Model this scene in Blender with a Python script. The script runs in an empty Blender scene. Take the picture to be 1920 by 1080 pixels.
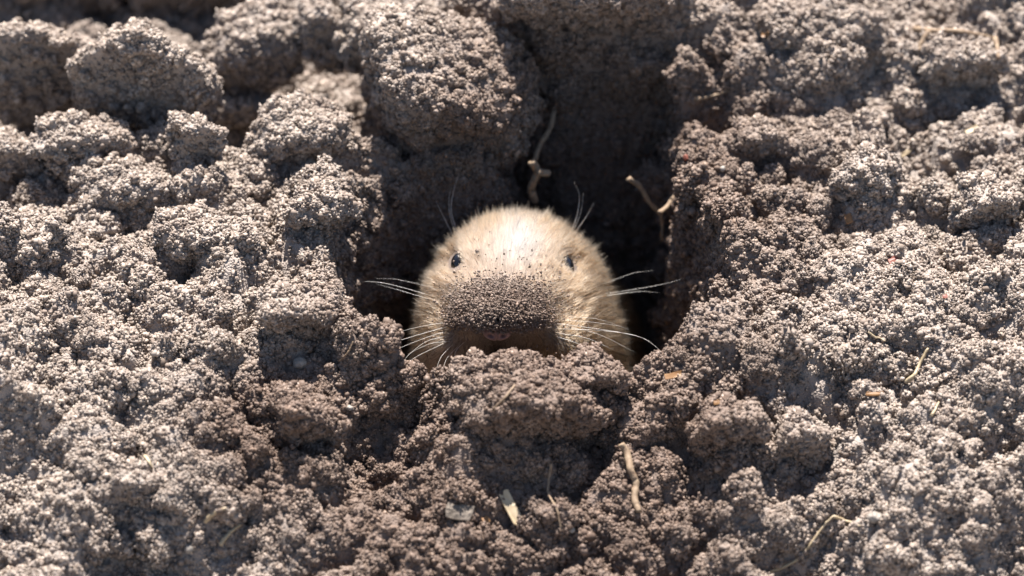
import bpy, bmesh, math, random
import numpy as np
from mathutils import Vector, Matrix
from mathutils.bvhtree import BVHTree

# ------------------------------------------------------------------ camera, sky, sun, exposure
sc = bpy.context.scene
C = sc.collection
MM = 0.001
PITCH = math.radians(35.0)
DIST = 2.0                      # telephoto lens two metres away
FRAME_W = 0.192                 # metres across the frame at the gopher
SP, CP = math.sin(PITCH), math.cos(PITCH)
RIGHT = np.array([1.0, 0, 0]); UP = np.array([0, SP, CP]); FWD = np.array([0, CP, -SP])
CAM = -FWD * DIST

cam_data = bpy.data.cameras.new("camera")
cam_data.sensor_width = 36.0
cam_data.lens = 36.0 * DIST / FRAME_W
cam_data.clip_start = 0.05
cam_data.clip_end = 200.0
cam_data.dof.use_dof = True
cam_data.dof.focus_distance = DIST - 0.009
cam_data.dof.aperture_fstop = 13.0
cam_data.dof.aperture_blades = 8
cam = bpy.data.objects.new("camera", cam_data)
cam.location = CAM
cam.rotation_euler = (math.pi / 2 - PITCH, 0, 0)
C.objects.link(cam)
sc.camera = cam

SUN_EL, SUN_AZ = math.radians(64), math.radians(-2)   # behind the burrow, a little to the left
world = bpy.data.worlds.new("World"); sc.world = world
world.use_nodes = True
wn = world.node_tree.nodes
sky = wn.new('ShaderNodeTexSky'); sky.sky_type = 'NISHITA'; sky.sun_disc = False
sky.sun_elevation = SUN_EL; sky.sun_rotation = SUN_AZ
wn['Background'].inputs['Strength'].default_value = 0.05
world.node_tree.links.new(sky.outputs[0], wn['Background'].inputs['Color'])
sun = bpy.data.lights.new("sun", 'SUN'); sun.energy = 5.0; sun.angle = math.radians(0.53)
sun.color = (1.0, 0.955, 0.905)
sun_o = bpy.data.objects.new("sun", sun); C.objects.link(sun_o)
sdir = Vector((math.sin(SUN_AZ) * math.cos(SUN_EL), math.cos(SUN_AZ) * math.cos(SUN_EL), math.sin(SUN_EL)))
sun_o.rotation_euler = sdir.to_track_quat('Z', 'Y').to_euler()
sun_o.location = sdir * 3
sc.view_settings.view_transform = 'Standard'
sc.view_settings.look = 'None'
sc.cycles.max_bounces = 8; sc.cycles.diffuse_bounces = 1; sc.cycles.glossy_bounces = 4
sc.view_settings.exposure = 1.62
sc.view_settings.gamma = 1.0
sc.view_settings.use_curve_mapping = False

# ------------------------------------------------------------------ helpers
rng = np.random.default_rng(11)

def hash3(ix, iy, iz, seed):
    h = (ix.astype(np.int64) * 374761393 + iy.astype(np.int64) * 668265263 + iz.astype(np.int64) * 2147483647 + seed * 1274126177) & 0xFFFFFFFF
    h = ((h ^ (h >> 13)) * 1274126177) & 0xFFFFFFFF
    h = ((h ^ (h >> 16)) * 2246822519) & 0xFFFFFFFF
    return (h ^ (h >> 15)) & 0xFFFFFFFF

def perlin(p, seed=0):
    """gradient noise, p (N,3) -> about -1..1"""
    i = np.floor(p).astype(np.int64); f = p - i
    u = f * f * f * (f * (f * 6 - 15) + 10)
    out = np.zeros(len(p))
    for dx in (0, 1):
        for dy in (0, 1):
            for dz in (0, 1):
                h = hash3(i[:, 0] + dx, i[:, 1] + dy, i[:, 2] + dz, seed)
                gx = (h & 1023) / 511.5 - 1; gy = ((h >> 10) & 1023) / 511.5 - 1; gz = ((h >> 20) & 1023) / 511.5 - 1
                d = gx * (f[:, 0] - dx) + gy * (f[:, 1] - dy) + gz * (f[:, 2] - dz)
                w = (u[:, 0] if dx else 1 - u[:, 0]) * (u[:, 1] if dy else 1 - u[:, 1]) * (u[:, 2] if dz else 1 - u[:, 2])
                out += d * w
    return out * 1.2

def fbm(p, octaves, seed=0, gain=0.5):
    s = np.zeros(len(p)); a = 1.0
    for k in range(octaves):
        s += a * perlin(p * (2.03 ** k), seed + k * 17); a *= gain
    return s

def domes2(x, y, cell, seed):
    """height 0..1 of rounded lumps, one per jittered cell"""
    ix = np.floor(x / cell).astype(np.int64); iy = np.floor(y / cell).astype(np.int64)
    out = np.zeros_like(x)
    for dx in (-1, 0, 1):
        for dy in (-1, 0, 1):
            cx, cy = ix + dx, iy + dy
            h = hash3(cx, cy, cx * 0 + 7, seed)
            jx = (h & 1023) / 1023.0; jy = ((h >> 10) & 1023) / 1023.0; jr = ((h >> 20) & 1023) / 1023.0
            r = cell * (0.45 + 0.5 * jr)
            d2 = ((cx + jx) * cell - x) ** 2 + ((cy + jy) * cell - y) ** 2
            v = np.sqrt(np.clip(1 - d2 / (r * r), 0, 1)) * (0.45 + 0.55 * jr)
            out = np.maximum(out, v)
    return out

def sstep(a, b, x):
    t = np.clip((x - a) / (b - a), 0, 1); return t * t * (3 - 2 * t)

def mesh_np(name, verts, faces, mat=None, smooth=True):
    me = bpy.data.meshes.new(name)
    verts = np.asarray(verts, dtype=np.float32); faces = np.asarray(faces, dtype=np.int32)
    n = faces.shape[1]
    me.vertices.add(len(verts)); me.vertices.foreach_set('co', verts.ravel())
    me.loops.add(faces.size); me.loops.foreach_set('vertex_index', faces.ravel())
    me.polygons.add(len(faces)); me.polygons.foreach_set('loop_start', np.arange(0, faces.size, n, dtype=np.int32))
    me.polygons.foreach_set('use_smooth', np.full(len(faces), smooth))
    me.update(calc_edges=True)
    if mat: me.materials.append(mat)
    return me

def obj(name, me, parent=None):
    o = bpy.data.objects.new(name, me); C.objects.link(o)
    if parent: o.parent = parent
    return o

def tag(o, label=None, cat=None, group=None, kind=None):
    if label: o['label'] = label
    if cat: o['category'] = cat
    if group: o['group'] = group
    if kind: o['kind'] = kind
    return o

_ico = {}
def ico(sub):
    if sub not in _ico:
        bm = bmesh.new(); bmesh.ops.create_icosphere(bm, subdivisions=sub, radius=1.0)
        bm.verts.ensure_lookup_table()
        v = np.array([x.co[:] for x in bm.verts]); f = np.array([[q.index for q in p.verts] for p in bm.faces]); bm.free()
        v /= np.linalg.norm(v, axis=1)[:, None]
        _ico[sub] = (v, f)
    return _ico[sub]

def scr(px, py, d=0.0):
    """photo pixel (1920 wide) + depth in mm behind the focus-centre plane -> world point in metres"""
    s = (DIST + d * MM) / DIST * 0.1 * MM
    return RIGHT * (px - 960) * s + UP * (540 - py) * s + FWD * d * MM

def pix(P):
    v = np.asarray(P) - CAM
    z = v @ FWD
    return 960 + (v @ RIGHT) / z * DIST * 1e4, 540 - (v @ UP) / z * DIST * 1e4

# ------------------------------------------------------------------ materials
def newmat(name):
    m = bpy.data.materials.new(name); m.use_nodes = True
    nt = m.node_tree
    return m, nt, nt.nodes, nt.links, nt.nodes['Principled BSDF']

def ramp(n, stops, interp='LINEAR'):
    r = n.new('ShaderNodeValToRGB'); r.color_ramp.interpolation = interp
    e = r.color_ramp.elements
    e[0].position, e[0].color = stops[0][0], (*stops[0][1], 1)
    e[1].position, e[1].color = stops[-1][0], (*stops[-1][1], 1)
    for p, c in stops[1:-1]:
        k = e.new(p); k.color = (*c, 1)
    return r

def math_node(n, l, op, a, b=None):
    m = n.new('ShaderNodeMath'); m.operation = op
    for i, v in enumerate((a, b)):
        if v is None: continue
        if isinstance(v, (int, float)): m.inputs[i].default_value = v
        else: l.new(v, m.inputs[i])
    return m.outputs[0]

DRY = (0.305, 0.255, 0.220); MOIST_SHADE = (0.160, 0.114, 0.090)
def soil_material(name, grains=True, damp=1.0):
    m, nt, n, l, b = newmat(name)
    geo = n.new('ShaderNodeNewGeometry')
    # freshly dug, still damp soil lies around the burrow mouth, its brown also painting the pit's shade; the rest has dried pale
    def blob(c, r0, r1):
        v = n.new('ShaderNodeVectorMath'); v.operation = 'DISTANCE'
        l.new(geo.outputs['Position'], v.inputs[0]); v.inputs[1].default_value = c
        mr = n.new('ShaderNodeMapRange'); mr.interpolation_type = 'SMOOTHSTEP'
        l.new(v.outputs['Value'], mr.inputs['Value'])
        for k, q in zip(('From Min', 'From Max', 'To Min', 'To Max'), (r0, r1, 1.0, 0.0)): mr.inputs[k].default_value = q
        return mr.outputs[0]
    a1 = blob((0.001, -0.043, -0.009), 0.026, 0.070)
    a2 = blob((-0.038, -0.042, 0.002), 0.010, 0.030)
    pit_damp_shade = blob((0.014, 0.028, -0.015), 0.034, 0.066)  # damp pit walls, with the burrow's shade painted in by the same brown
    mx = math_node(n, l, 'MAXIMUM', math_node(n, l, 'MAXIMUM', a1, a2), math_node(n, l, 'MULTIPLY', pit_damp_shade, 0.9))
    nz = n.new('ShaderNodeTexNoise'); nz.inputs['Scale'].default_value = 60; nz.inputs['Detail'].default_value = 4
    l.new(geo.outputs['Position'], nz.inputs['Vector'])
    wob = math_node(n, l, 'MULTIPLY', math_node(n, l, 'SUBTRACT', nz.outputs[0], 0.5), 1.1)
    moist_shade = n.new('ShaderNodeClamp'); l.new(math_node(n, l, 'MULTIPLY', math_node(n, l, 'ADD', mx, wob), damp), moist_shade.inputs[0])
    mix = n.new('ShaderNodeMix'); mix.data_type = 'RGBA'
    l.new(moist_shade.outputs[0], mix.inputs[0])
    mix.inputs[6].default_value = (*DRY, 1); mix.inputs[7].default_value = (*MOIST_SHADE, 1)
    nz2 = n.new('ShaderNodeTexNoise'); nz2.inputs['Scale'].default_value = 350; nz2.inputs['Detail'].default_value = 3
    l.new(geo.outputs['Position'], nz2.inputs['Vector'])
    var = math_node(n, l, 'ADD', math_node(n, l, 'MULTIPLY', nz2.outputs[0], 0.6), 0.7)
    if grains:
        at = n.new('ShaderNodeAttribute'); at.attribute_name = 'grain'
        r = ramp(n, [(0, (.45, .40, .36)), (.18, (.75, .70, .66)), (.55, (1.0, .99, .97)), (.88, (1.15, 1.14, 1.12)), (.95, (1.35, 1.29, 1.18)), (1, (1.6, 1.56, 1.5))])
        l.new(at.outputs['Fac'], r.inputs[0])
        mul = n.new('ShaderNodeMix'); mul.data_type = 'RGBA'; mul.blend_type = 'MULTIPLY'; mul.inputs[0].default_value = 1
        l.new(mix.outputs[2], mul.inputs[6]); l.new(r.outputs[0], mul.inputs[7])
        col = mul.outputs[2]
        rr = ramp(n, [(0, (.8,) * 3), (.6, (.62,) * 3), (.93, (.45,) * 3), (1, (.25,) * 3)])
        l.new(at.outputs['Fac'], rr.inputs[0]); l.new(rr.outputs[0], b.inputs['Roughness'])
        b.inputs['Specular IOR Level'].default_value = 0.3
    else:
        vo = n.new('ShaderNodeTexVoronoi'); vo.inputs['Scale'].default_value = 2300
        l.new(geo.outputs['Position'], vo.inputs['Vector'])
        bp = n.new('ShaderNodeBump'); bp.inputs['Strength'].default_value = 0.9; bp.inputs['Distance'].default_value = 0.0003
        bp.invert = True
        l.new(vo.outputs['Distance'], bp.inputs['Height']); l.new(bp.outputs[0], b.inputs['Normal'])
        col = mix.outputs[2]; b.inputs['Roughness'].default_value = 0.85
    mv = n.new('ShaderNodeMix'); mv.data_type = 'RGBA'; mv.blend_type = 'MULTIPLY'; mv.inputs[0].default_value = 1
    l.new(col, mv.inputs[6]); l.new(var, mv.inputs[7])
    l.new(mv.outputs[2], b.inputs['Base Color'])
    return m

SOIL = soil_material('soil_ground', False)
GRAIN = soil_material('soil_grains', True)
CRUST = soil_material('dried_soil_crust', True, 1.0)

def simple_mat(name, c1, c2, scale, rough=0.6, bump=0.0, spec=0.4):
    m, nt, n, l, b = newmat(name)
    tc = n.new('ShaderNodeTexCoord'); nz = n.new('ShaderNodeTexNoise')
    nz.inputs['Scale'].default_value = scale; nz.inputs['Detail'].default_value = 5
    l.new(tc.outputs['Object'], nz.inputs['Vector'])
    r = ramp(n, [(.3, c1), (.7, c2)]); l.new(nz.outputs[0], r.inputs[0]); l.new(r.outputs[0], b.inputs['Base Color'])
    b.inputs['Roughness'].default_value = rough; b.inputs['Specular IOR Level'].default_value = spec
    if bump:
        bp = n.new('ShaderNodeBump'); bp.inputs['Distance'].default_value = bump; l.new(nz.outputs[0], bp.inputs['Height']); l.new(bp.outputs[0], b.inputs['Normal'])
    return m
ROOT = simple_mat('root_fibre', (.17, .11, .07), (.30, .22, .145), 900, .75, .0002)
STRAW = simple_mat('dry_straw', (.33, .25, .15), (.45, .36, .24), 500, .5, .0001)
PALE = simple_mat('pale_stone', (.22, .19, .16), (.34, .30, .26), 700, .55, .0001)
ORANGE = simple_mat('orange_husk', (.20, .095, .035), (.28, .15, .06), 600, .5)
REDDISH = simple_mat('red_husk', (.19, .06, .042), (.25, .09, .06), 600, .45)
LEAF = simple_mat('dead_leaf', (.10, .08, .062), (.22, .18, .145), 900, .85, .0006)

# ------------------------------------------------------------------ soil lumps made of grains (sources for the crumb cover)
IV, IF = ico(1)                                     # 12 vertices, 20 faces
def grain_cloud(P, size, r):
    """one irregular rounded grain at every point; returns verts, faces, per-vertex random"""
    N = len(P)
    A = r.normal(size=(N, 3, 3)); Q, _ = np.linalg.qr(A)
    st = np.exp(r.normal(0, .25, (N, 1, 3))) * np.asarray(size).reshape(-1, 1, 1) * np.exp(r.normal(0, .30, (N, 1, 1)))
    v = IV[None] * (1 + r.normal(0, .16, (N, 12, 1))) * st * .5
    v = np.einsum('nij,nkj->nki', Q, v) + P[:, None, :]
    f = IF[None] + (np.arange(N) * 12)[:, None, None]
    return v.reshape(-1, 3), f.reshape(-1, 3), np.repeat(r.random(N), 12)

def fib(n, r):
    i = np.arange(n) + .5
    z = 1 - 2 * i / n; t = math.pi * (1 + 5 ** .5) * i
    d = np.stack([np.sqrt(1 - z * z) * np.cos(t), np.sqrt(1 - z * z) * np.sin(t), z], 1)
    d += r.normal(0, .9 / math.sqrt(n), d.shape)
    return d / np.linalg.norm(d, axis=1)[:, None]

def lump_radius(d, cs, rs):
    dot = d @ cs.T
    disc = dot * dot - (cs * cs).sum(1)[None] + (rs ** 2)[None]
    return np.where(disc > 0, dot + np.sqrt(np.clip(disc, 0, None)), 0).max(1)

def make_lump(name, rad, k, seed, grain=0.40):
    r = np.random.default_rng(seed)
    cs = r.normal(size=(k, 3)); cs /= np.linalg.norm(cs, axis=1)[:, None]
    cs *= r.uniform(.25, .80, (k, 1)) * rad * np.array([1.15, .95, .72])
    rs = r.uniform(.18, .46, k) * rad
    cs = np.vstack([cs, [[0, 0, 0]]]); rs = np.append(rs, rad * .5)
    if rad > 2:                                      # second order: millimetre crumbs clinging to the surface
        m = int(9.0 * rad ** 2)
        d0 = r.normal(size=(m, 3)); d0 /= np.linalg.norm(d0, axis=1)[:, None]
        R0 = lump_radius(d0, cs, rs) * (1 + .16 * perlin(d0 * 1.8 + seed))
        c2 = d0 * (R0 - r.uniform(-.25, .35, m))[:, None]; r2 = r.uniform(.28, .75, m)
        cs = np.vstack([cs * .93, c2]); rs = np.append(rs * .93, r2)
    n = int(4 * math.pi * rad ** 2 * 1.35 / (0.76 * grain ** 2))
    d = fib(n, r)
    R = lump_radius(d, cs, rs) * (1 + .10 * perlin(d * 3 + seed) + .08 * perlin(d * 8 + seed))
    P = d * R[:, None] + r.normal(0, grain * .24, (n, 3))
    v, f, g = grain_cloud(P, np.full(n, grain * 1.12), r)
    cd, cf = ico(3)
    cv = cd * (lump_radius(cd, cs, rs) * .94)[:, None]
    f = np.vstack([f, cf + len(v)]); v = np.vstack([v, cv]); g = np.append(g, np.full(len(cv), .25))
    me = mesh_np(name, v * MM, f, GRAIN)
    a = me.attributes.new('grain', 'FLOAT', 'POINT'); a.data.foreach_set('value', g.astype(np.float32))
    return me

def source(name, meshes):
    col = bpy.data.collections.new(name)           # stays out of the scene, only instanced
    for i, me in enumerate(meshes):
        o = bpy.data.objects.new(me.name, me); col.objects.link(o)
    return col
SRC_BIG = source('lump_shapes', [make_lump('lump_shape', 3.4, 18, 100 + i) for i in range(8)])
SRC_HUGE = source('clump_shapes', [make_lump('clump_shape', 6.6, 34, 150 + i) for i in range(4)])
SRC_MID = source('crumb_shapes', [make_lump('crumb_shape', 1.15, 9, 200 + i) for i in range(8)])
def one_grain(i):
    r = np.random.default_rng(300 + i)
    v, f, g = grain_cloud(r.normal(0, .28, (3, 3)), np.full(3, .5), r)
    me = mesh_np('grain_shape', v * MM, f, GRAIN)
    a = me.attributes.new('grain', 'FLOAT', 'POINT'); a.data.foreach_set('value', g.astype(np.float32))
    return me
SRC_GRAIN = source('grain_shapes', [one_grain(i) for i in range(10)])

def cover_group(name, layers):
    """geometry nodes: strew soil lumps over it. layers: (collection, per m2, smin, smax, sink mm, seed)"""
    ng = bpy.data.node_groups.new(name, 'GeometryNodeTree')
    ng.interface.new_socket('Geometry', in_out='INPUT', socket_type='NodeSocketGeometry')
    ng.interface.new_socket('Geometry', in_out='OUTPUT', socket_type='NodeSocketGeometry')
    n, l = ng.nodes, ng.links
    gi, go = n.new('NodeGroupInput'), n.new('NodeGroupOutput')
    join = n.new('GeometryNodeJoinGeometry')
    for col, dens, s0, s1, sink, seed in layers:
        na = n.new('GeometryNodeInputNamedAttribute'); na.data_type = 'FLOAT'
        na.inputs['Name'].default_value = 'fine_cover' if col is SRC_GRAIN else 'cover'
        d = n.new('GeometryNodeDistributePointsOnFaces'); d.distribute_method = 'RANDOM'
        mu = n.new('ShaderNodeMath'); mu.operation = 'MULTIPLY'; l.new(na.outputs['Attribute'], mu.inputs[0]); mu.inputs[1].default_value = dens
        l.new(gi.outputs[0], d.inputs['Mesh']); l.new(mu.outputs[0], d.inputs['Density']); d.inputs['Seed'].default_value = seed
        sp = n.new('GeometryNodeSetPosition'); l.new(d.outputs['Points'], sp.inputs['Geometry'])
        sc_ = n.new('ShaderNodeVectorMath'); sc_.operation = 'SCALE'; l.new(d.outputs['Normal'], sc_.inputs[0]); sc_.inputs['Scale'].default_value = -sink * MM
        l.new(sc_.outputs[0], sp.inputs['Offset'])
        ci = n.new('GeometryNodeCollectionInfo'); ci.inputs['Collection'].default_value = col
        ci.inputs['Separate Children'].default_value = True; ci.inputs['Reset Children'].default_value = True
        io = n.new('GeometryNodeInstanceOnPoints'); io.inputs['Pick Instance'].default_value = True
        l.new(sp.outputs[0], io.inputs['Points']); l.new(ci.outputs[0], io.inputs['Instance'])
        rr = n.new('FunctionNodeRandomValue'); rr.data_type = 'FLOAT_VECTOR'
        rr.inputs[0].default_value = (0, 0, 0); rr.inputs[1].default_value = (6.283,) * 3; rr.inputs['Seed'].default_value = seed + 5
        l.new(rr.outputs[0], io.inputs['Rotation'])
        rs = n.new('FunctionNodeRandomValue'); rs.data_type = 'FLOAT'
        rs.inputs[2].default_value = s0; rs.inputs[3].default_value = s1; rs.inputs['Seed'].default_value = seed + 9
        l.new(rs.outputs[1], io.inputs['Scale'])
        ri = n.new('FunctionNodeRandomValue'); ri.data_type = 'INT'
        ri.inputs[4].default_value = 0; ri.inputs[5].default_value = 30; ri.inputs['Seed'].default_value = seed + 13
        l.new(ri.outputs[2], io.inputs['Instance Index'])
        l.new(io.outputs[0], join.inputs[0])
    l.new(join.outputs[0], go.inputs[0])
    return ng
NG_GROUND = cover_group('crumb_cover_ground', [(SRC_HUGE, 1200, .6, 1.15, 1.6, 21), (SRC_BIG, 11000, .5, 1.3, .4, 1), (SRC_MID, 260000, .5, 1.3, .1, 2), (SRC_GRAIN, 900000, .7, 1.3, -.1, 3)])
NG_CLOD = cover_group('crumb_cover_clod', [(SRC_MID, 110000, .8, 1.5, -.15, 14), (SRC_MID, 170000, .5, 1.0, .1, 4), (SRC_GRAIN, 900000, .7, 1.3, -.05, 5)])
NG_SMOOTH = cover_group('grain_cover_clod', [(SRC_MID, 30000, .4, .7, .3, 6), (SRC_GRAIN, 3500000, .7, 1.1, 0, 7)])
def cover(o, ng):
    md = o.modifiers.new('crumb_cover', 'NODES'); md.node_group = ng

def set_cover(me, vals, fine=None):
    for nm, q in (('cover', vals), ('fine_cover', vals if fine is None else fine)):
        a = me.attributes.new(nm, 'FLOAT', 'POINT'); a.data.foreach_set('value', np.asarray(q, dtype=np.float32))

# ------------------------------------------------------------------ ground
def axis(lo, hi, step, far):
    c = list(np.arange(lo, hi + step / 2, step)); s = step; x = c[-1]; r = []
    while x < far: s *= 1.22; x += s; r.append(x)
    s = step; x = c[0]; q = []
    while x > -far: s *= 1.22; x -= s; q.append(x)
    return np.array(q[::-1] + c + r)

gx = axis(-150, 150, .6, 25000); gy = axis(-140, 185, .6, 25000)

def shape_height(x, y):
    """the dug-out hollow, the bank behind it and the general lie of the land, mm"""
    p = np.stack([x / 16, y / 16, x * 0 + 3.3], 1)
    w = np.clip(1 - (np.hypot(x, y) - 250) / 300, 0, 1)
    wx = x + 3.5 * perlin(p, 31) * w; wy = y + 3.5 * perlin(p + 9, 32) * w
    z = 0.04 * np.clip(y, -26, 400) + .16 * np.clip(y - 40, 0, 260)
    z = z + .58 * np.clip(wy + 25, -260, 0)                # the mound falls away in front of the burrow
    # bank rising behind on the right, its broken face turned to the viewer
    st = sstep(43, 50, wy) * sstep(24, 30, wx) * (1 - sstep(54, 68, wx))
    z = z + 8 * st
    z = z + 17 * sstep(54, 59, wy) * sstep(-14, -4, wx) * (1 - sstep(26, 40, wx) * .75) * (1 - sstep(90, 180, wy))
    z = z + 5 * sstep(60, 100, wy) * sstep(20, 40, wx)
    # left side heaves up a little towards the burrow's rim
    z = z + 4.0 * np.exp(-((x + 52) / 14) ** 2 - ((y + 2) / 22) ** 2)
    # the heap of big clods at the back left stands on lower ground
    z = z - 20 * sstep(34, 47, wy) * (1 - sstep(-32, -20, wx)) * (1 - sstep(150, 260, wy)) * sstep(-200, -140, wx)
    # the dug-out pit, deepest at the back right where it runs under the bank
    e = (np.abs((wx - 3) / 36) ** 2.4 + np.abs((wy - 4) / np.where(wy > 4, 31, 33)) ** 2.4) ** (1 / 2.4)
    pit = 1 - sstep(.86, 1.06, e)
    ch = sstep(-4, 0, wx) * (1 - sstep(28, 32, wx)) * sstep(5, 15, wy) * (1 - sstep(53, 57.5, wy))
    pm = np.maximum(pit, ch)
    z = z - 13 * np.exp(-((wx - 40) / 10) ** 2 - ((wy - 44) / 5.5) ** 2)   # hollow under the bank
    z = z - 5 * np.exp(-((x - 25) / 9) ** 2 - ((y + 27) / 9) ** 2)
    z = z - 5 * np.exp(-((x + 17) / 13) ** 2 - ((y + 33) / 10) ** 2)
    z = z * (1 - pm) - 46 * pm
    return z, pm

X, Y = np.meshgrid(gx, gy)
x, y = X.ravel(), Y.ravel()
zb, pitm = shape_height(x, y)
rad = np.hypot(x, y)
near = 1 - sstep(260, 900, rad)
p3 = np.stack([x, y, x * 0], 1)
wob = np.stack([perlin(p3 / 9, 41), perlin(p3 / 9 + 5, 42)], 1) * near[:, None] * 4.5
wx, wy = x + wob[:, 0], y + wob[:, 1]
d1 = domes2(wx, wy, 30, 51); d2 = domes2(wx, wy, 13, 52); d3 = domes2(wx, wy, 6, 53)
amp = 1 - .75 * pitm
z = zb + near * amp * (7.0 * (d1 - .35) + 7.0 * (d2 - .35) + 3.4 * (d3 - .3) + 5.5 * fbm(p3 / 15, 4, 66, .55) + 1.4 * perlin(p3 / 4.2, 61) + 2.5 * perlin(p3 / 24, 62))
z += (1 - near) * 25 * perlin(p3 / 700, 63) * np.clip(rad / 1500, 0, 1)
nx, ny = len(gx), len(gy)
idx = np.arange(nx * ny).reshape(ny, nx)
faces = np.stack([idx[:-1, :-1].ravel(), idx[:-1, 1:].ravel(), idx[1:, 1:].ravel(), idx[1:, :-1].ravel()], 1)
gv = np.stack([x, y, z], 1) * MM
ground_me = mesh_np('ground', gv, faces, SOIL)
hi_ = sstep(.25, .6, .5 * d1 + .35 * d2 + .25 * d3)
cov = (.5 + .5 * hi_) * (1 - sstep(138, 150, np.abs(x))) * sstep(-138, -128, y) * (1 - sstep(172, 184, y))
far_ = .75 * (1 - sstep(270, 420, rad))
set_cover(ground_me, np.maximum(cov, far_), cov)
ground = tag(obj('ground', ground_me), kind='structure')
crumbs = tag(obj('soil_crumbs', ground_me), 'loose sandy soil crumbs and grains strewn all over the dug ground', 'soil', kind='stuff')
cover(crumbs, NG_GROUND)
G_BVH = BVHTree.FromPolygons([tuple(v) for v in gv], [tuple(f) for f in faces])

def hit(px, py, bvhs=None):
    d = Vector(scr(px, py, 0) - CAM).normalized()
    best = None
    for b in (bvhs or [G_BVH]):
        h = b.ray_cast(Vector(CAM), d)
        if h[0] is not None and (best is None or h[3] < best[3]): best = h
    return np.array(best[0]), np.array(best[1])

# ------------------------------------------------------------------ clods
ALL_BVH = [G_BVH]
def clod(px, py, w, h, label, seed, style='rough', depth=1.0, sink=.38, on=None, tilt=0, shift=None, front=0, planes=None):
    """a clod whose middle shows at photo pixel px,py and is w x h pixels big; it stands on the soil below its middle"""
    r = np.random.default_rng(seed)
    sub = 6 if max(w, h) > 90 else 5
    d, f = ico(sub)
    # angular block: soft minimum of random planes
    k = 9
    nrm = fib(k, r); nrm = nrm @ np.linalg.qr(r.normal(size=(3, 3)))[0]
    dist = r.uniform(.72, 1.0, k)
    if front:                                        # a broken, slightly overhanging face towards the viewer and a tilted top
        nrm = np.vstack([nrm, [[.1, -.93, -.34]], [[.15, .12, .97]]]); dist = np.append(dist, [front, .74])
    if planes:
        pl = np.array(planes, float); nrm = np.vstack([nrm, pl[:, :3] / np.linalg.norm(pl[:, :3], axis=1)[:, None]]); dist = np.append(dist, pl[:, 3]); front = 1
    ang = 1 / np.clip((d @ nrm.T) / dist[None], .05, None)
    soft = 9 if style != 'round' else 3.5
    R = (ang ** (-soft)).sum(1) ** (-1 / soft)
    R /= R.mean()
    sc0 = max(w, h) * .05            # mean radius in mm
    a = dict(rough=1.0, smooth=.35, round=.8)[style]
    a2_ = a * (.5 if front else 1)
    q = d * R[:, None]
    R = R * (1 + a2_ * (.16 * perlin(q * 1.7 + seed, 1) + .13 * perlin(q * 3.6, 2 + seed)))
    q = d * R[:, None] * sc0
    R = R + a * (1.3 * np.abs(perlin(q / 3.6, 5)) - .4 + .5 * perlin(q / 1.7, 6)) / sc0
    v = d * R[:, None]
    lo, hi = v.min(0), v.max(0)
    v = (v - (lo + hi) / 2) / ((hi - lo) / 2)
    c, s = math.cos(tilt), math.sin(tilt)
    v = v @ np.array([[c, 0, -s], [0, 1, 0], [s, 0, c]])
    rx, rz = w * .05, h * .05
    ry = .5 * (rx + rz) * depth
    v = v * np.array([rx, ry, rz / .95])
    base, _ = hit(px, min(py + h * sink, 1075) if on is None else on, [G_BVH])
    dd = (base - CAM) @ FWD - DIST
    cpos = scr(px, py, dd / MM + ry * .25 if shift is None else shift)
    me = mesh_np('soil_clod', v * MM, f, SOIL)
    set_cover(me, np.ones(len(v)))
    o = tag(obj('soil_clod', me), label, 'soil clod')
    o.location = cpos
    cr = tag(obj('crumbs', me, o), kind='stuff')
    cover(cr, NG_SMOOTH if style == 'smooth' else NG_CLOD)
    ALL_BVH.append(BVHTree.FromPolygons([tuple(q) for q in v * MM + cpos], [tuple(q) for q in f]))
    return o

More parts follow.
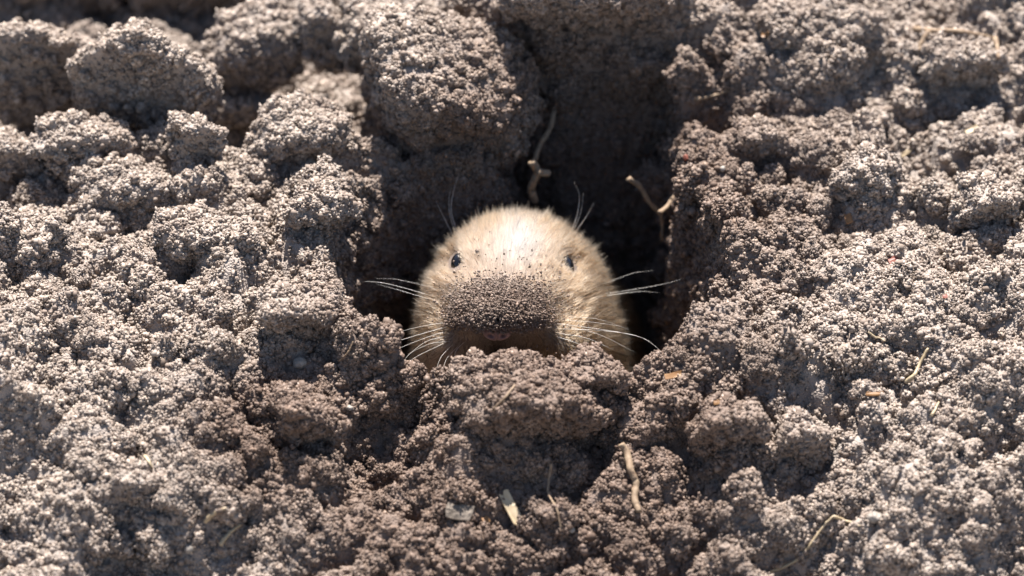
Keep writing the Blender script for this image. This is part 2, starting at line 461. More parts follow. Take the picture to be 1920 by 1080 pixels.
CLODS = [
 # px, py, w, h, style, seed, label
 (75, 130, 330, 250, 'rough', 1, 'broad shaded clod with a lit crest, behind the tall jagged clod'),
 (272, 150, 280, 270, 'rough', 2, 'tall jagged clod with a dark front and one sunlit shoulder'),
 (478, 88, 180, 150, 'round', 3, 'flat-topped clod standing alone between two deep dark gaps'),
 (600, 70, 80, 170, 'rough', 4, 'narrow upright clod squeezed beside the flat-topped clod'),
 (690, 75, 130, 170, 'rough', 5, 'upright clod leaning on the back of the largest clod'),
 (845, 190, 330, 390, 'rough', 6, 'largest knobbly clod overhanging the burrow behind the gopher'),
 (20, 215, 70, 90, 'rough', 7, 'small pointed clod at the foot of the broad shaded clod'),
 (28, 310, 120, 150, 'rough', 8, 'steep clod below the small pointed clod'),
 (160, 280, 210, 130, 'rough', 9, 'low lumpy clod at the foot of the tall jagged clod'),
 (245, 370, 210, 140, 'round', 10, 'rounded clod with sunlit top and dark underside, in front of the low lumpy clod'),
 (368, 265, 100, 110, 'rough', 11, 'small arched clod with a dark hollow front'),
 (455, 215, 140, 100, 'rough', 12, 'lumpy clod below the flat-topped clod, in front of the dark gap'),
 (560, 255, 190, 120, 'rough', 13, 'wide pale clod between the arched clod and the largest clod'),
 (622, 205, 130, 90, 'rough', 14, 'clod with crumbly top wedged against the left flank of the largest clod'),
 (362, 345, 66, 56, 'round', 15, 'fist-shaped little clod under the small arched clod'),
 (470, 340, 130, 90, 'rough', 16, 'crumbly clod below the wide pale clod'),
 (375, 450, 170, 100, 'rough', 17, 'sunlit clod with a dark cleft behind it, beside the rounded clod\'s underside'),
 (60, 460, 190, 100, 'rough', 18, 'flat wide clod on the side of the rounded clod away from the burrow'),
 (170, 430, 110, 80, 'rough', 19, 'knobbly clod beside the flat wide clod'),
 (600, 400, 130, 90, 'rough', 20, 'clod on the burrow rim under the largest clod'),
 (560, 600, 150, 110, 'rough', 21, 'pale clod with a shaded front on the pale slope beneath the largest clod'),
 (705, 632, 70, 60, 'rough', 22, 'small crumbly clod on the burrow rim between the whiskers and the pale clod'),
 (1215, 120, 190, 120, 'rough', 23, 'overhanging lobe of the bank behind the burrow'),
 (1250, 205, 110, 80, 'rough', 24, 'small knobbly clod hanging under the bank lobe'),
 (1270, 345, 150, 100, 'rough', 25, 'crumbly ledge clod on the burrow rim by the forked root'),
 (1425, 270, 110, 90, 'rough', 26, 'peaked clod in front of the dark hollow under the bank'),
 (1560, 60, 200, 110, 'rough', 27, 'wide soft clod on the bank above the burrow'),
 (1800, 120, 160, 120, 'rough', 28, 'clod with dark hollows beneath the fallen twig'),
 (1845, 390, 130, 110, 'rough', 29, 'dark-faced clod on the slope below the small bright straw chip'),
 (1620, 330, 140, 90, 'rough', 30, 'crumbly clod beside the small orange husk flake'),
 (1005, 745, 310, 150, 'rough', 31, 'large damp brown clod pushed up under the gopher\'s chin'),
 (900, 716, 110, 90, 'rough', 32, 'damp brown clod touching the gopher\'s chin beside the large damp clod'),
 (1110, 718, 140, 100, 'rough', 33, 'damp brown clod beneath the gopher\'s cheek on the forked root\'s side'),
 (715, 738, 170, 80, 'rough', 34, 'low damp brown clod below the whiskers, next to the dark brown rounded clod'),
 (565, 790, 150, 140, 'rough', 35, 'dark brown rounded clod with deep shade beneath it'),
 (410, 885, 110, 66, 'smooth', 36, 'smooth compact flat clod resting on a rough one'),
 (330, 935, 78, 84, 'smooth', 37, 'smooth upright clod beside the smooth flat clod'),
 (250, 910, 110, 90, 'rough', 38, 'rough clod with dark shade beneath, beside the smooth upright clod'),
 (470, 1008, 64, 46, 'smooth', 39, 'small smooth capped clod with a dark round front'),
 (330, 1000, 60, 50, 'smooth', 40, 'small pale domed clod below the smooth upright clod'),
 (556, 1004, 36, 30, 'smooth', 41, 'pebble-sized round clod below the dark brown clod'),
 (725, 1050, 90, 60, 'smooth', 42, 'smooth rounded clod low on the mound, below the leaf scrap'),
 (1035, 985, 100, 100, 'rough', 43, 'grey clod with the straw chip lying on it'),
 (1360, 800, 140, 110, 'rough', 44, 'rough clod with a dark front beside the orange husk speck'),
 (1500, 830, 110, 110, 'rough', 45, 'knobbly clod with deep shade beneath, uphill of the long straw stem'),
]
PLANES = {1: [(.1, -.93, -.25, .2), (.1, .45, .88, .6), (.5, .3, .8, .7)],
          2: [(-.25, -.93, -.20, .28), (.62, .30, .72, .50), (-.6, .35, .72, .58)],
          3: [(.25, -.93, -.2, .38), (-.2, -.35, .92, .55), (.8, -.2, .5, .7)],
          6: [(.0, -.93, -.5, .62), (.25, -.42, .87, .62), (.85, -.3, .45, .72)]}
for px_, py_, w_, h_, st_, sd_, lb_ in CLODS:
    clod(px_, py_, w_, h_, lb_, sd_, st_, shift={1: 44, 2: 30, 3: 50, 4: 46, 5: 42, 6: 35}.get(sd_), planes=PLANES.get(sd_), depth={1: .5, 2: .5, 3: .8, 4: .7, 8: .7, 9: .75, 10: .8, 11: .7}.get(sd_, 1.0), front={1: .2, 4: .35, 5: .4, 6: .5, 7: .3, 8: .35, 9: .4, 10: .4, 11: .25, 12: .4, 13: .5, 14: .45, 17: .5, 21: .4, 23: .5, 26: .4, 28: .4, 29: .3, 31: .4, 33: .3, 35: .4, 38: .4, 44: .4, 45: .4}.get(sd_, 0))
clod(400, -70, 330, 230, 'dark-faced clod rising behind the flat-topped clod', 63, 'rough', front=.5)
clod(110, -60, 300, 160, 'sunlit crest of soil, added to cast shade, behind the broad shaded clod', 64, 'rough', front=.6)  # added mostly above the frame to throw shadow on the ground ahead
clod(1085, -32, 340, 120, 'broad overhanging brow of soil above the burrow\'s shaded back wall', 61, 'rough', shift=31, depth=1.0, front=.5)  # added overhang, mostly out of view, that shades the back wall
clod(950, 0, 110, 90, 'dim clod filling the gap between the largest clod and the soil brow', 62, 'rough', shift=40)

# ------------------------------------------------------------------ gopher
NOSE_D = -15.0
RINGS = np.array([
 # depth behind nose, centre px, centre py, half width, up, down (photo pixels = 0.1 mm)
 (0.0, 934, 600, 3, 3, 3), (0.6, 934, 599, 30, 15, 11), (2, 934, 597, 52, 24, 19), (4, 935, 594, 68, 37, 29),
 (7, 937, 591, 79, 54, 43), (10.5, 940, 589, 90, 74, 62), (14, 944, 589, 110, 100, 86), (17, 948, 591, 134, 126, 108),
 (20, 952, 594, 149, 147, 124), (23, 956, 597, 157, 163, 136), (28, 961, 600, 163, 179, 150), (33, 965, 604, 168, 189, 165), (38, 968, 609, 173, 195, 180),
 (44, 970, 622, 183, 203, 190), (52, 974, 648, 208, 208, 200),
 (62, 974, 685, 218, 208, 205), (74, 974, 735, 228, 206, 205),
 (88, 972, 790, 225, 190, 200), (100, 972, 850, 180, 150, 160), (104, 972, 870, 90, 80, 80), (105, 972, 875, 4, 4, 4)], float)
t = np.concatenate([np.linspace(0, 5, 20), np.linspace(5.5, 44, 64), np.linspace(45, 105, 40)])
prof = np.stack([np.interp(t, RINGS[:, 0], RINGS[:, k]) for k in range(1, 6)], 1)
for _ in range(4):                                   # soften the breaks between stations
    prof[1:-1] = .25 * prof[:-2] + .5 * prof[1:-1] + .25 * prof[2:]
SEG = 96
th = np.linspace(0, 2 * math.pi, SEG, endpoint=False)
ct, st_ = np.cos(th), np.sin(th)
ex = 2 / 2.4
ux = np.sign(ct) * np.abs(ct) ** ex; uy = np.sign(st_) * np.abs(st_) ** ex
EYES = [(856, 492), (1066, 497)]
body_v = []
for (cx, cy, W, H, B), tt in zip(prof, t):
    pear = .16 * sstep(10, 24, tt) * (1 - sstep(45, 70, tt))
    qx = cx + ux * W * (1 - pear * uy); qy = cy - np.where(uy > 0, uy * H, uy * B)
    dd = np.full(SEG, NOSE_D + tt)
    for (ex_, ey_) in EYES:                          # shallow sockets, brow ridge above
        g = np.exp(-((qx - ex_) / 20) ** 2 - ((qy - ey_) / 24) ** 2) * (tt < 30)
        dd = dd + 1.3 * g
        g2 = np.exp(-((qx - ex_ - (8 if ex_ > 950 else -8)) / 26) ** 2 - ((qy - ey_ + 34) / 14) ** 2) * (tt < 30)
        dd = dd - .6 * g2
    # cleft under the nose and cheek pouches
    dd = dd + 2.6 * np.exp(-((qx - 932) / 16) ** 2) * sstep(612, 640, qy) * (tt < 16)
    pouch = np.exp(-((np.abs(qx - 950) - 125) / 55) ** 2 - ((qy - 655) / 62) ** 2) * (1 - sstep(30, 44, tt))
    dd = dd - 6.5 * pouch
    body_v += [scr(a, b, c) for a, b, c in zip(qx, qy, dd)]
body_v = np.array(body_v)
nr = len(t)
ii = np.arange(nr * SEG).reshape(nr, SEG)
bf = np.stack([ii[:-1].ravel(), np.roll(ii, -1, 1)[:-1].ravel(), np.roll(ii, -1, 1)[1:].ravel(), ii[1:].ravel()], 1)

SKIN = simple_mat('gopher_skin', (.11, .085, .072), (.17, .13, .11), 300, .7)
gopher = bpy.data.objects.new('pocket_gopher', None); C.objects.link(gopher)
tag(gopher, 'buff-furred pocket gopher poking its soil-crusted muzzle out of the burrow', 'gopher')
gopher.location = scr(972, 800, 60)
GOFF = np.array(gopher.location)
def gobj(name, me, parent=None):
    o = obj(name, me, parent or gopher)
    return o
body = gobj('body', mesh_np('body', body_v - GOFF, bf[:, ::-1], SKIN))
B_BVH = BVHTree.FromPolygons([tuple(q) for q in body_v], [tuple(q) for q in bf])

def bhit(px, py):
    h = B_BVH.ray_cast(Vector(CAM), Vector(scr(px, py, 0) - CAM).normalized())
    return None if h[0] is None else (np.array(h[0]), np.array(h[1]) * (1 if np.dot(h[1], FWD) < 0 else -1))

# surface samples for fur
tri = np.vstack([bf[:, [0, 1, 2]], bf[:, [0, 2, 3]]])
A, Bq, Cq = body_v[tri[:, 0]], body_v[tri[:, 1]], body_v[tri[:, 2]]
fn = np.cross(Bq - A, Cq - A); area = np.linalg.norm(fn, axis=1) / 2
vn = np.zeros_like(body_v)
for k in range(3): np.add.at(vn, tri[:, k], fn)
cen = np.repeat(body_v.reshape(nr, SEG, 3).mean(1), SEG, 0)
vn *= np.where(((body_v - cen) * vn).sum(1).mean() > 0, 1, -1)
vn /= np.linalg.norm(vn, axis=1)[:, None] + 1e-20
def sample_body(n, r, tmax):
    d0 = ((A + Bq + Cq) / 3 - CAM) @ FWD - DIST
    wgt = area * (d0 < (NOSE_D + tmax) * MM) * ((fn[:, 2] * 0 + 1))
    k = r.choice(len(tri), n, p=wgt / wgt.sum())
    u = np.sqrt(r.random(n)); v = r.random(n)
    w0, w1, w2 = 1 - u, u * (1 - v), u * v
    P = w0[:, None] * A[k] + w1[:, None] * Bq[k] + w2[:, None] * Cq[k]
    N = w0[:, None] * vn[tri[k, 0]] + w1[:, None] * vn[tri[k, 1]] + w2[:, None] * vn[tri[k, 2]]
    return P, N / np.linalg.norm(N, axis=1)[:, None]

r = np.random.default_rng(77)
P, N = sample_body(170000, r, 66)
qx, qy = pix(P); dep = ((P - CAM) @ FWD - DIST) / MM - NOSE_D
keep = np.ones(len(P), bool)
for (ex_, ey_) in EYES:
    keep &= ~((((qx - ex_) / 15) ** 2 + ((qy - ey_) / 22) ** 2 < 1) & (dep < 24))
keep &= ~((np.hypot((qx - 932) / 24, (qy - 620) / 15) < 1) & (dep < 12))
P, N, qx, qy, dep = P[keep], N[keep], qx[keep], qy[keep], dep[keep]
n = len(P)
T = FWD[None] - N * (N @ FWD)[:, None]
T += .12 * (np.array([0, 0, -1.0])[None]) * (qy[:, None] > 540)
T /= np.linalg.norm(T, axis=1)[:, None] + 1e-9
Pm = P / MM
clump = np.stack([perlin(Pm / 1.6, 71), perlin(Pm / 1.6 + 40, 72), perlin(Pm / 1.6 + 80, 73)], 1)
clump2 = np.stack([perlin(Pm / 5 + 3, 74), perlin(Pm / 5 + 43, 75), perlin(Pm / 5 + 83, 76)], 1)
L = 1.1 + 3.4 * sstep(3, 22, dep)
for (ex_, ey_) in EYES:
    L *= 1 - .72 * np.exp(-(((qx - ex_) / 26) ** 2 + ((qy - ey_) / 28) ** 2)) * (dep < 26)
L *= 1 - .5 * np.exp(-((qx - 938) / 74) ** 4) * sstep(535, 575, qy) * (dep < 12)
L *= r.uniform(.6, 1.15, n) * (1 + .2 * clump[:, 0])
L = np.where(r.random(n) < .02, L * 1.35, L)
lift0 = np.radians(38 + r.normal(0, 9, n)); lift1 = np.radians(12 + r.normal(0, 8, n))
D0 = T * np.cos(lift0)[:, None] + N * np.sin(lift0)[:, None] + .22 * clump + .14 * clump2 + r.normal(0, .07, (n, 3))
D1 = T * np.cos(lift1)[:, None] + N * np.sin(lift1)[:, None] + .55 * clump + .25 * clump2 + r.normal(0, .10, (n, 3))
D0 /= np.linalg.norm(D0, axis=1)[:, None]; D1 /= np.linalg.norm(D1, axis=1)[:, None]
NP = 5
pts = np.zeros((n, NP, 3)); pts[:, 0] = P - N * .1 * MM
for k in range(1, NP):
    f_ = (k - .5) / (NP - 1)
    dk = D0 * (1 - f_) + D1 * f_
    pts[:, k] = pts[:, k - 1] + dk / np.linalg.norm(dk, axis=1)[:, None] * (L * MM / (NP - 1))[:, None]
# coat colour: warm buff, paler grey on the lips and lower cheeks, a painted sun highlight on the brow
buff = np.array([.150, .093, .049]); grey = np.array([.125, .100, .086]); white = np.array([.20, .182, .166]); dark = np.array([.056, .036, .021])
col = np.repeat(buff[None], n, 0)
def blend(c, w): 
    global col
    col = col * (1 - w[:, None]) + c[None] * w[:, None]
blend(grey, .85 * np.exp(-((qx - 935) / 105) ** 2 - ((qy - 560) / 75) ** 2))
blend(grey * 1.7, .9 * sstep(600, 660, qy + .25 * (qx - 900) * (qx < 900)) * np.exp(-((qx - 860) / 80) ** 2))
blend(white, .5 * np.exp(-((qx - 955) / 80) ** 2 - ((qy - 478) / 30) ** 2))  # sun sheen across the forehead painted into the fur
blend(white, .95 * np.exp(-((qx - 972) / 34) ** 2 - ((qy - 462) / 36) ** 2))  # bright core of the brow highlight, painted as pale hair
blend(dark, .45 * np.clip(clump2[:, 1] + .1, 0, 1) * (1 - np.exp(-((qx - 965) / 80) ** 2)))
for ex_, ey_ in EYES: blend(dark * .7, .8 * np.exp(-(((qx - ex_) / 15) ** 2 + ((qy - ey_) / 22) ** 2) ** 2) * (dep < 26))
blend(grey * .35, .92 * sstep(600, 618, qy) * np.exp(-((qx - 945) / 60) ** 4) * (dep < 22))  # shadow below the muzzle painted dark into the lip fur
col *= (1 + .30 * r.normal(0, 1, n))[:, None].clip(.5, 1.5)
col = col.clip(.02, .9)

fur_data = bpy.data.hair_curves.new('fur')
fur_data.add_curves([NP] * n)
fur_data.attributes['position'].data.foreach_set('vector', (pts - GOFF).astype(np.float32).ravel())
ra = fur_data.attributes.get('radius') or fur_data.attributes.new('radius', 'FLOAT', 'POINT')
thick = r.uniform(.026, .052, n)
ra.data.foreach_set('value', (thick[:, None] * np.array([1, 1, .85, .6, .15])[None] * MM).astype(np.float32).ravel())
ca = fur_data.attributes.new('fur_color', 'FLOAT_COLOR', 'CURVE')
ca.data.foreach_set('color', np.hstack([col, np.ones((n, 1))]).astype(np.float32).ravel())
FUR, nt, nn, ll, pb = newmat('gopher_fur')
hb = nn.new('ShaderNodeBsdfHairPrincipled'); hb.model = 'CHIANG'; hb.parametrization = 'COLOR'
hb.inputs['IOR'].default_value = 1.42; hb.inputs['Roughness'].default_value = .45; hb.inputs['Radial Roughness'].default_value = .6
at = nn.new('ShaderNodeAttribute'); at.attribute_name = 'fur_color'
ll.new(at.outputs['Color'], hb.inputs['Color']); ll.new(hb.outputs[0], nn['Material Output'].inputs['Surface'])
nn.remove(pb)
fur_data.materials.append(FUR)
fur = bpy.data.objects.new('fur', fur_data); C.objects.link(fur); fur.parent = gopher

# eyes
EYE, nt, nn, ll, pb = newmat('eye_black')
pb.inputs['Base Color'].default_value = (.006, .006, .008, 1); pb.inputs['Roughness'].default_value = .06
pb.inputs['Coat Weight'].default_value = .6
for k, (ex_, ey_) in enumerate(EYES):
    p_, n_ = bhit(ex_, ey_)
    iv, if_ = ico(4)
    o = gobj('eye', mesh_np('eye', iv * np.array([1.35, 1.6, 2.05]) * MM, if_, EYE))
    o.location = p_ - n_ * .42 * MM - GOFF
    o.rotation_euler = (-PITCH, math.radians(8 if k == 0 else -16), 0)

# nose pad with two nostrils, under the crusted muzzle
NOSE = simple_mat('nose_skin', (.22, .125, .115), (.32, .20, .185), 600, .4, .0001)
iv, if_ = ico(5)
nv = iv * np.array([2.7, 1.9, 1.7])
for sx in (-1, 1):
    g = np.exp(-((iv[:, 0] - sx * .42) / .2) ** 2 - ((iv[:, 2] + .25) / .22) ** 2) * (iv[:, 1] < 0)
    nv[:, 1] += 1.1 * g
nv[:, 1] += .5 * np.exp(-(iv[:, 0] / .1) ** 2) * (iv[:, 2] < 0) * (iv[:, 1] < 0)
np_, nn_ = bhit(932, 620)
o = gobj('nose', mesh_np('nose', nv * MM, if_, NOSE)); o.location = np_ + nn_ * .2 * MM - GOFF
o.rotation_euler = (-PITCH + math.radians(18), 0, 0)

# whiskers
WHISK, nt, nn, ll, pb = newmat('whisker')
pb.inputs['Base Color'].default_value = (.78, .74, .68, 1); pb.inputs['Roughness'].default_value = .3
pb.inputs['Transmission Weight'].default_value = .15
def smooth_path(Q, m):
    Q = np.asarray(Q, float)
    Q = np.vstack([2 * Q[0] - Q[1], Q, 2 * Q[-1] - Q[-2]])
    out = []
    for i in range(1, len(Q) - 2):
        for u in np.linspace(0, 1, m, endpoint=False):
            a, b, c, d = Q[i - 1], Q[i], Q[i + 1], Q[i + 2]
            out.append(.5 * (2 * b + (c - a) * u + (2 * a - 5 * b + 4 * c - d) * u * u + (3 * b - a - 3 * c + d) * u ** 3))
    out.append(Q[-2]); return np.array(out)
def tube(path, radii, seg=6):
    T = np.gradient(path, axis=0); T /= np.linalg.norm(T, axis=1)[:, None] + 1e-12
    ref = np.array([.31, .22, .92]); Sd = np.cross(T, ref); Sd /= np.linalg.norm(Sd, axis=1)[:, None] + 1e-12
    Bn = np.cross(T, Sd)
    a = np.linspace(0, 2 * math.pi, seg, endpoint=False)
    v = path[:, None] + radii[:, None, None] * (np.cos(a)[None, :, None] * Sd[:, None] + np.sin(a)[None, :, None] * Bn[:, None])
    m = len(path); q = np.arange(m * seg).reshape(m, seg)
    f = np.stack([q[:-1].ravel(), np.roll(q, -1, 1)[:-1].ravel(), np.roll(q, -1, 1)[1:].ravel(), q[1:].ravel()], 1)
    v = v.reshape(-1, 3)
    v = np.vstack([v, path[:1], path[-1:]])
    caps = [[m * seg, q[0, (i + 1) % seg], q[0, i], q[0, i]] for i in range(seg)] + [[m * seg + 1, q[-1, i], q[-1, (i + 1) % seg], q[-1, (i + 1) % seg]] for i in range(seg)]
    tris = np.vstack([f[:, [0, 1, 2]], f[:, [0, 2, 3]], np.array(caps)[:, :3]])
    return v, tris
WHISKERS = [  # pixel path from the root, how far the tip swings back (+) or forward (-) in mm, thickness
 ([(857, 436), (846, 395), (850, 360), (858, 332)], -3, 1.9), ([(853, 436), (843, 400), (842, 370), (846, 352)], -3, 1.6), ([(847, 437), (831, 405), (818, 378)], -3, 1.7),
 ([(1072, 432), (1083, 400), (1086, 365), (1077, 342)], -3, 1.9), ([(1076, 432), (1089, 398), (1094, 362)], -3, 1.5), ([(1080, 434), (1100, 405), (1114, 380)], -3, 1.7),
 ([(815, 540), (745, 524), (700, 522)], 3, .7), ([(815, 556), (735, 534), (695, 528), (663, 529)], 2, 1.1), ([(815, 564), (745, 543), (705, 532)], 3, .8),
 ([(815, 525), (783, 502), (782, 486)], 3, .6), ([(1118, 538), (1185, 513), (1226, 507)], 3, .8), ([(1118, 553), (1200, 541), (1250, 531), (1278, 523)], 2, .9),
 ([(1118, 557), (1195, 547), (1236, 549)], 2, 1.1),
 ([(840, 612), (770, 632), (700, 655), (636, 681)], -4, 1.1), ([(838, 620), (780, 640), (730, 662), (690, 684)], -4, .9), ([(836, 630), (800, 640), (770, 662), (755, 680)], -5, .9),
 ([(845, 640), (805, 645), (765, 664)], -4, .9), ([(850, 645), (828, 668), (818, 692)], -4, 1), ([(872, 640), (854, 660), (852, 690)], -5, 1.1),
 ([(840, 640), (770, 676), (744, 716), (742, 746)], -9, .9), ([(860, 648), (838, 672), (830, 695)], -4, .9), ([(842, 604), (800, 610), (752, 622), (722, 640)], -2, .8),
 ([(1040, 606), (1130, 618), (1190, 629), (1222, 641)], -2, .9), ([(1045, 616), (1140, 621), (1200, 632), (1235, 655), (1250, 676)], -3, 1.1), ([(1050, 600), (1110, 604), (1165, 612)], -1, .8),
 ([(1040, 624), (1100, 634), (1150, 656)], -3, .8), ([(1055, 594), (1120, 598), (1180, 618)], 0, .7), ([(1040, 630), (1085, 645), (1120, 668)], -4, .8),
 ([(1050, 610), (1120, 626), (1190, 660)], -3, .8), ([(893, 604), (890, 612)], -1, .8), ([(968, 603), (971, 612)], -1, .9), ([(978, 603), (982, 612)], -1, 1), ([(960, 604), (961, 612)], -1, .8),
]
for path, swing, thk in WHISKERS:
    h = bhit(*path[0])
    d0 = ((h[0] - CAM) @ FWD - DIST) / MM + .15 if h else 22
    k = len(path)
    W3 = smooth_path([scr(a, b, d0 + swing * (i / (k - 1)) ** 1.3) for i, (a, b) in enumerate(path)], 8)
    u = np.linspace(0, 1, len(W3))
    v, f = tube(W3, (.031 * thk * (1 - .78 * u ** 1.5)) * MM)
    gobj('whisker', mesh_np('whisker', v - GOFF, f, WHISK))

# soil crusted on the muzzle: single grains clinging to the fur
r = np.random.default_rng(5)
P, N = sample_body(140000, r, 40)
qx, qy = pix(P)
vis = (N @ FWD) < .05
crust = np.exp(-(np.abs(qx - 937) / 74) ** 3) * (sstep(508, 592, qy) * (1 - sstep(606, 616, qy))) * (.55 + .6 * np.clip(perlin(P / MM / 1.3, 91) + .3, 0, 1.3))
spk = .012 + .03 * np.exp(-((qx - 935) / 130) ** 2 - ((qy - 520) / 60) ** 2) + .05 * np.exp(-((np.abs(qx - 950) - 125) / 50) ** 2 - ((qy - 620) / 40) ** 2)
sel = vis & (r.random(len(P)) < np.maximum(crust * 1.6, spk * .3))
P, N, cr_ = P[sel], N[sel], crust[sel]
P = P + N * (np.where(cr_ > .15, r.uniform(.35, 1.5, len(P)), r.uniform(.7, 1.3, len(P))) * MM)[:, None]
# and a few crumbs left on the crown
top = np.array([scr(r.normal(945, 16), 403 + abs(r.normal(0, 3)), NOSE_D + 36 + r.normal(0, 2)) for _ in range(90)])
P = np.vstack([P, top])
v, f, g = grain_cloud(P / MM, np.full(len(P), .29), r)
me = mesh_np('soil_crust', v * MM, f, CRUST)
a = me.attributes.new('grain', 'FLOAT', 'POINT'); a.data.foreach_set('value', g.astype(np.float32))
tag(obj('soil_crust', me), 'sand grains crusted on the gopher\'s muzzle and specked over its face', 'soil', kind='stuff')

# ------------------------------------------------------------------ roots, straw, chips and pebbles
bpy.context.view_layer.update()
DG = bpy.context.evaluated_depsgraph_get()
def on_soil(px, py, lift):
    """the crumbs' real surface behind a photo pixel, raised a little"""
    ok, p_, n_, *_ = sc.ray_cast(DG, Vector(CAM), Vector(scr(px, py, 0) - CAM).normalized())
    p_ = np.array(p_) if ok else hit(px, py, ALL_BVH)[0]
    return p_ - FWD * lift * MM * .6 + np.array([0, 0, lift * MM * .5])

def strand(name, label, cat, paths, rad, mat, lift=.5, depth=None, end=.5):
    """a root or stem along photo pixels, lying on the soil (or hanging at a given depth); extra paths are its branches"""
    root = None
    for j, path in enumerate(paths):
        if depth is None: Q = [on_soil(a, b, lift) for a, b in path]
        else: Q = [scr(a, b, depth + 1.5 * i) for i, (a, b) in enumerate(path)]
        if depth is None:                             # follow the soil without jumping into every hole
            dz = np.array([(q - CAM) @ FWD for q in Q]); dm = np.median(dz); dz = np.clip(dz, dm - 5 * MM, dm + 2 * MM)
            Q = [scr(a, b, (z_ - DIST) / MM) for (a, b), z_ in zip(path, dz)]
        Q = smooth_path(Q, 7); u = np.linspace(0, 1, len(Q))
        rr = np.random.default_rng(len(path) + int(path[0][0]))
        Q += rr.normal(0, min(rad, .3) * .10, Q.shape) * MM
        rads = rad * (1 - (1 - end) * u) * (1 + .07 * rr.normal(size=len(Q))).clip(.7, 1.3) * MM
        v, f = tube(Q, rads, 8)
        if root is None:
            org = Q[0]; root = tag(obj(name, mesh_np(name, v - org, f, mat)), label, cat); root.location = org
        else:
            obj('branch', mesh_np('branch', v - org, f, mat), root)
    return root

strand('root', 'forked brown root dangling over the burrow\'s dark mouth', 'root', [[(1178, 334), (1200, 350), (1216, 378), (1236, 398), (1242, 420), (1240, 452)], [(1236, 400), (1252, 386), (1264, 366), (1274, 342)]], .55, ROOT, depth=((hit(1270, 380)[0] - CAM) @ FWD - DIST) / MM - 15)
strand('root', 'short dark root stub sticking out beside the largest clod', 'root', [[(1003, 300), (1012, 272), (1030, 242), (1039, 208)]], .55, ROOT, depth=32, end=.9)
strand('root', 'knotted crumb-coated rootlet on the shaded face under the largest clod', 'root', [[(996, 302), (1008, 322), (1000, 342), (996, 356), (1004, 378)], [(1008, 322), (1030, 326)]], .8, ROOT, depth=24, end=.9)
strand('root', 'pale curved root lying on the slope in front of the burrow', 'root', [[(1164, 832), (1176, 850), (1182, 880), (1192, 905), (1190, 935), (1198, 960)]], .75, ROOT, lift=1.0, end=.8)
strand('root', 'thin brown rootlet lying beside the pale yellow straw chip', 'root', [[(1034, 870), (1030, 895), (1028, 925), (1044, 955), (1052, 995)]], .26, ROOT, lift=.5)
strand('twig', 'thin dry twig lying across the clods on the bank', 'twig', [[(1714, 54), (1750, 58), (1795, 58), (1840, 66), (1866, 72)], [(1742, 58), (1728, 80), (1724, 95)], [(1866, 72), (1870, 90), (1872, 110)]], .6, ROOT, lift=.5)
strand('twig', 'reddish-brown twig in the shaded hollow under the bank', 'twig', [[(1305, 186), (1335, 180), (1366, 170)]], .45, ROOT, lift=.5)
strand('root', 'pale slender root curving up the slope above the long tan flake', 'root', [[(1698, 716), (1714, 704), (1724, 684), (1740, 652)]], .5, STRAW, lift=.5)
strand('root', 'short hair-thin curled rootlet on the slope above the pale slender root', 'root', [[(1628, 622), (1640, 632), (1650, 634), (1660, 640)]], .25, STRAW, lift=.5)
strand('straw', 'bent straw stem lying near the small smooth capped clod', 'straw', [[(412, 1022), (432, 998), (450, 984)]], .45, STRAW, lift=.5)
strand('straw', 'short curved straw stem between the smooth clods', 'straw', [[(385, 978), (400, 964), (424, 952)]], .45, STRAW, lift=.5)
strand('straw', 'tiny straw sliver on the rough clod by the smooth flat clod', 'straw', [[(272, 856), (279, 866), (285, 876)]], .4, STRAW, lift=.5)
strand('straw', 'long thin bent straw stem low on the mound', 'straw', [[(1445, 1072), (1490, 1052), (1520, 1020), (1545, 985), (1562, 968)], [(1562, 968), (1590, 978), (1612, 986)]], .35, STRAW, lift=.5)
strand('straw', 'short straw sliver below the pale slender root', 'straw', [[(1746, 780), (1752, 770), (1760, 754)]], .35, STRAW, lift=.5)
strand('root', 'fine dark rootlet crossing the large damp brown clod', 'root', [[(925, 768), (945, 748), (958, 732), (965, 722)]], .3, ROOT, lift=.5)
strand('root', 'thin dark rootlet on the burrow rim near the pale rounded pebble', 'root', [[(636, 676), (650, 664), (658, 650), (662, 640)]], .22, ROOT, lift=.5)

def chip(name, label, cat, px, py, w, h, mat, rot, lift=.6, thick=.7, seed=0):
    """flat irregular flake facing the slope"""
    r = np.random.default_rng(seed + 900)
    hw, hh = w * .05, h * .05
    outline = [(-hw, -hh), (-hw * .2, -hh * 1.05), (hw * .9, -hh * .95), (hw, 0), (hw * .95, hh * .9), (hw * .1, hh), (-hw * .35, hh * .72), (-hw * .9, hh * .95), (-hw * 1.02, hh * .1)]
    bm = bmesh.new()
    top = [bm.verts.new((a * r.uniform(.88, 1.06), b * r.uniform(.92, 1.05), thick * .5 + .25 * r.normal() * thick + .12 * hh * (a / hw) ** 2)) for a, b in outline]
    fc = bm.faces.new(top)
    ex_ = bmesh.ops.extrude_face_region(bm, geom=[fc])
    for q in ex_['geom']:
        if isinstance(q, bmesh.types.BMVert): q.co.z -= thick
    bmesh.ops.recalc_face_normals(bm, faces=bm.faces)
    bmesh.ops.bevel(bm, geom=bm.edges[:], offset=thick * .15, segments=1, affect='EDGES')
    for q in bm.verts: q.co *= MM
    me = bpy.data.meshes.new(name); bm.to_mesh(me); bm.free(); me.materials.append(mat)
    o = tag(obj(name, me), label, cat); o.location = on_soil(px, py, lift)
    o.rotation_euler = (math.radians(38), 0, 0)
    o.rotation_euler = (Matrix.Rotation(math.radians(35), 3, 'X') @ Matrix.Rotation(rot, 3, 'Z')).to_euler()
    return o
chip('straw_chip', 'pale yellow flat straw chip lying in front of the burrow', 'straw', 958, 960, 22, 72, STRAW, math.radians(25), 2.0)
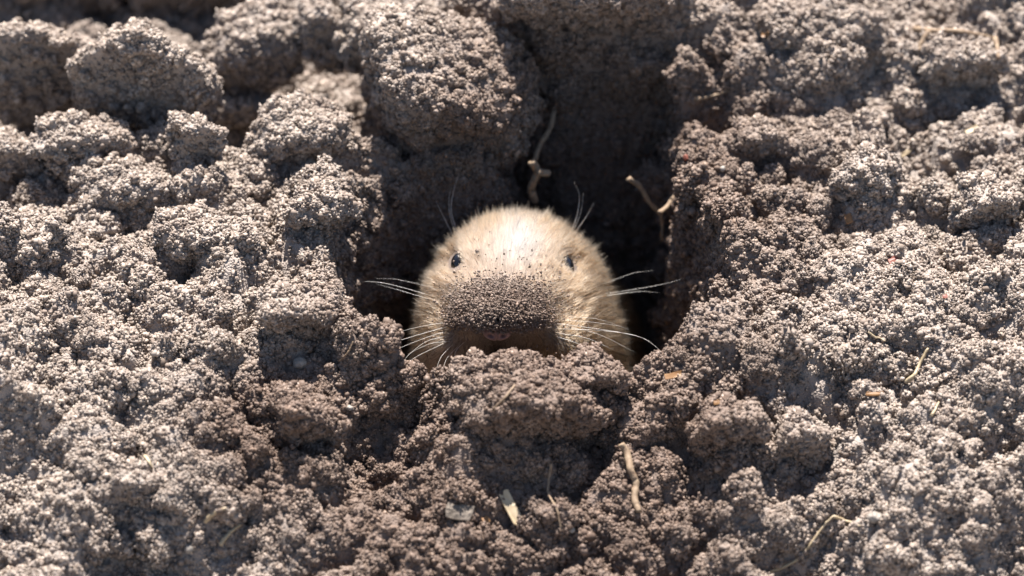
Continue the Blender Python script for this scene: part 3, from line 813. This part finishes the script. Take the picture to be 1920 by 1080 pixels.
chip('leaf_scrap', 'grey-brown dead leaf scrap beside the straw chip', 'leaf', 862, 962, 52, 30, LEAF, math.radians(-10), .6, .4, 3)
chip('husk_flake', 'orange husk flake on the lip of the burrow beside the gopher', 'husk', 1262, 706, 34, 12, ORANGE, math.radians(12), .6, .28, 4)
chip('husk_flake', 'small orange husk flake high on the slope below the bank', 'husk', 1591, 412, 14, 20, ORANGE, .3, .6, .28, 5)
chip('husk_flake', 'red husk flake on the slope below the small orange husk flake', 'husk', 1675, 490, 20, 14, REDDISH, .5, .6, .28, 6)
chip('husk_flake', 'tiny red speck of husk below the red husk flake', 'husk', 1772, 558, 10, 8, REDDISH, .1, .6, .28, 7)
chip('husk_flake', 'orange husk flake beside the leaf scrap', 'husk', 911, 977, 14, 14, ORANGE, .4, .6, .28, 8)
chip('husk_flake', 'orange husk speck on the damp soil downhill of the orange flake', 'husk', 1344, 757, 12, 9, ORANGE, .2, .6, .28, 9)
chip('husk_flake', 'brown husk flake on the bank above the burrow', 'husk', 1440, 66, 28, 9, ORANGE, .3, .6, .28, 10)
chip('straw_chip', 'small bright straw chip high on the slope below the fallen twig', 'straw', 1822, 246, 30, 11, STRAW, .5, .6, .5, 11)
chip('straw_chip', 'narrow straw chip beside a dark hollow near the bright straw chip', 'straw', 1700, 288, 26, 8, STRAW, .6, .6, .5, 12)
chip('husk_flake', 'long tan husk flake below the pale slender root', 'husk', 1640, 741, 36, 8, ORANGE, 0, .6, .4, 13)

def pebble(px, py, w, h, label, mat, seed, name='pebble'):
    d, f = ico(4); r_ = 1 + .32 * perlin(d * 1.3 + seed * 3.1, seed) + .14 * perlin(d * 3.5, seed)
    v = d * r_[:, None] * np.array([w, (w + h) / 2, h]) * .05
    o = tag(obj(name, mesh_np(name, v * MM, f, mat)), label, 'pebble'); o.location = on_soil(px, py, .3)
    return o
pebble(1355, 318, 12, 12, 'pale pebble behind the crumbly ledge clod of the burrow', PALE, 1)
pebble(562, 681, 24, 22, 'pale rounded pebble on the slope below the largest clod\'s side', PALE, 2)
pebble(1640, 972, 26, 22, 'pale pebble at the end of the long bent straw stem', PALE, 3)
pebble(354, 1030, 16, 18, 'small pale pebble by the pale domed clod', PALE, 4)
pebble(1286, 297, 11, 12, 'tiny red grain on the burrow rim by the forked root', REDDISH, 5)
pebble(656, 766, 14, 10, 'small grey pebble in the shade below a damp brown clod', PALE, 6)
pebble(1072, 995, 12, 12, 'small pale pebble near the pale yellow straw chip', PALE, 7)
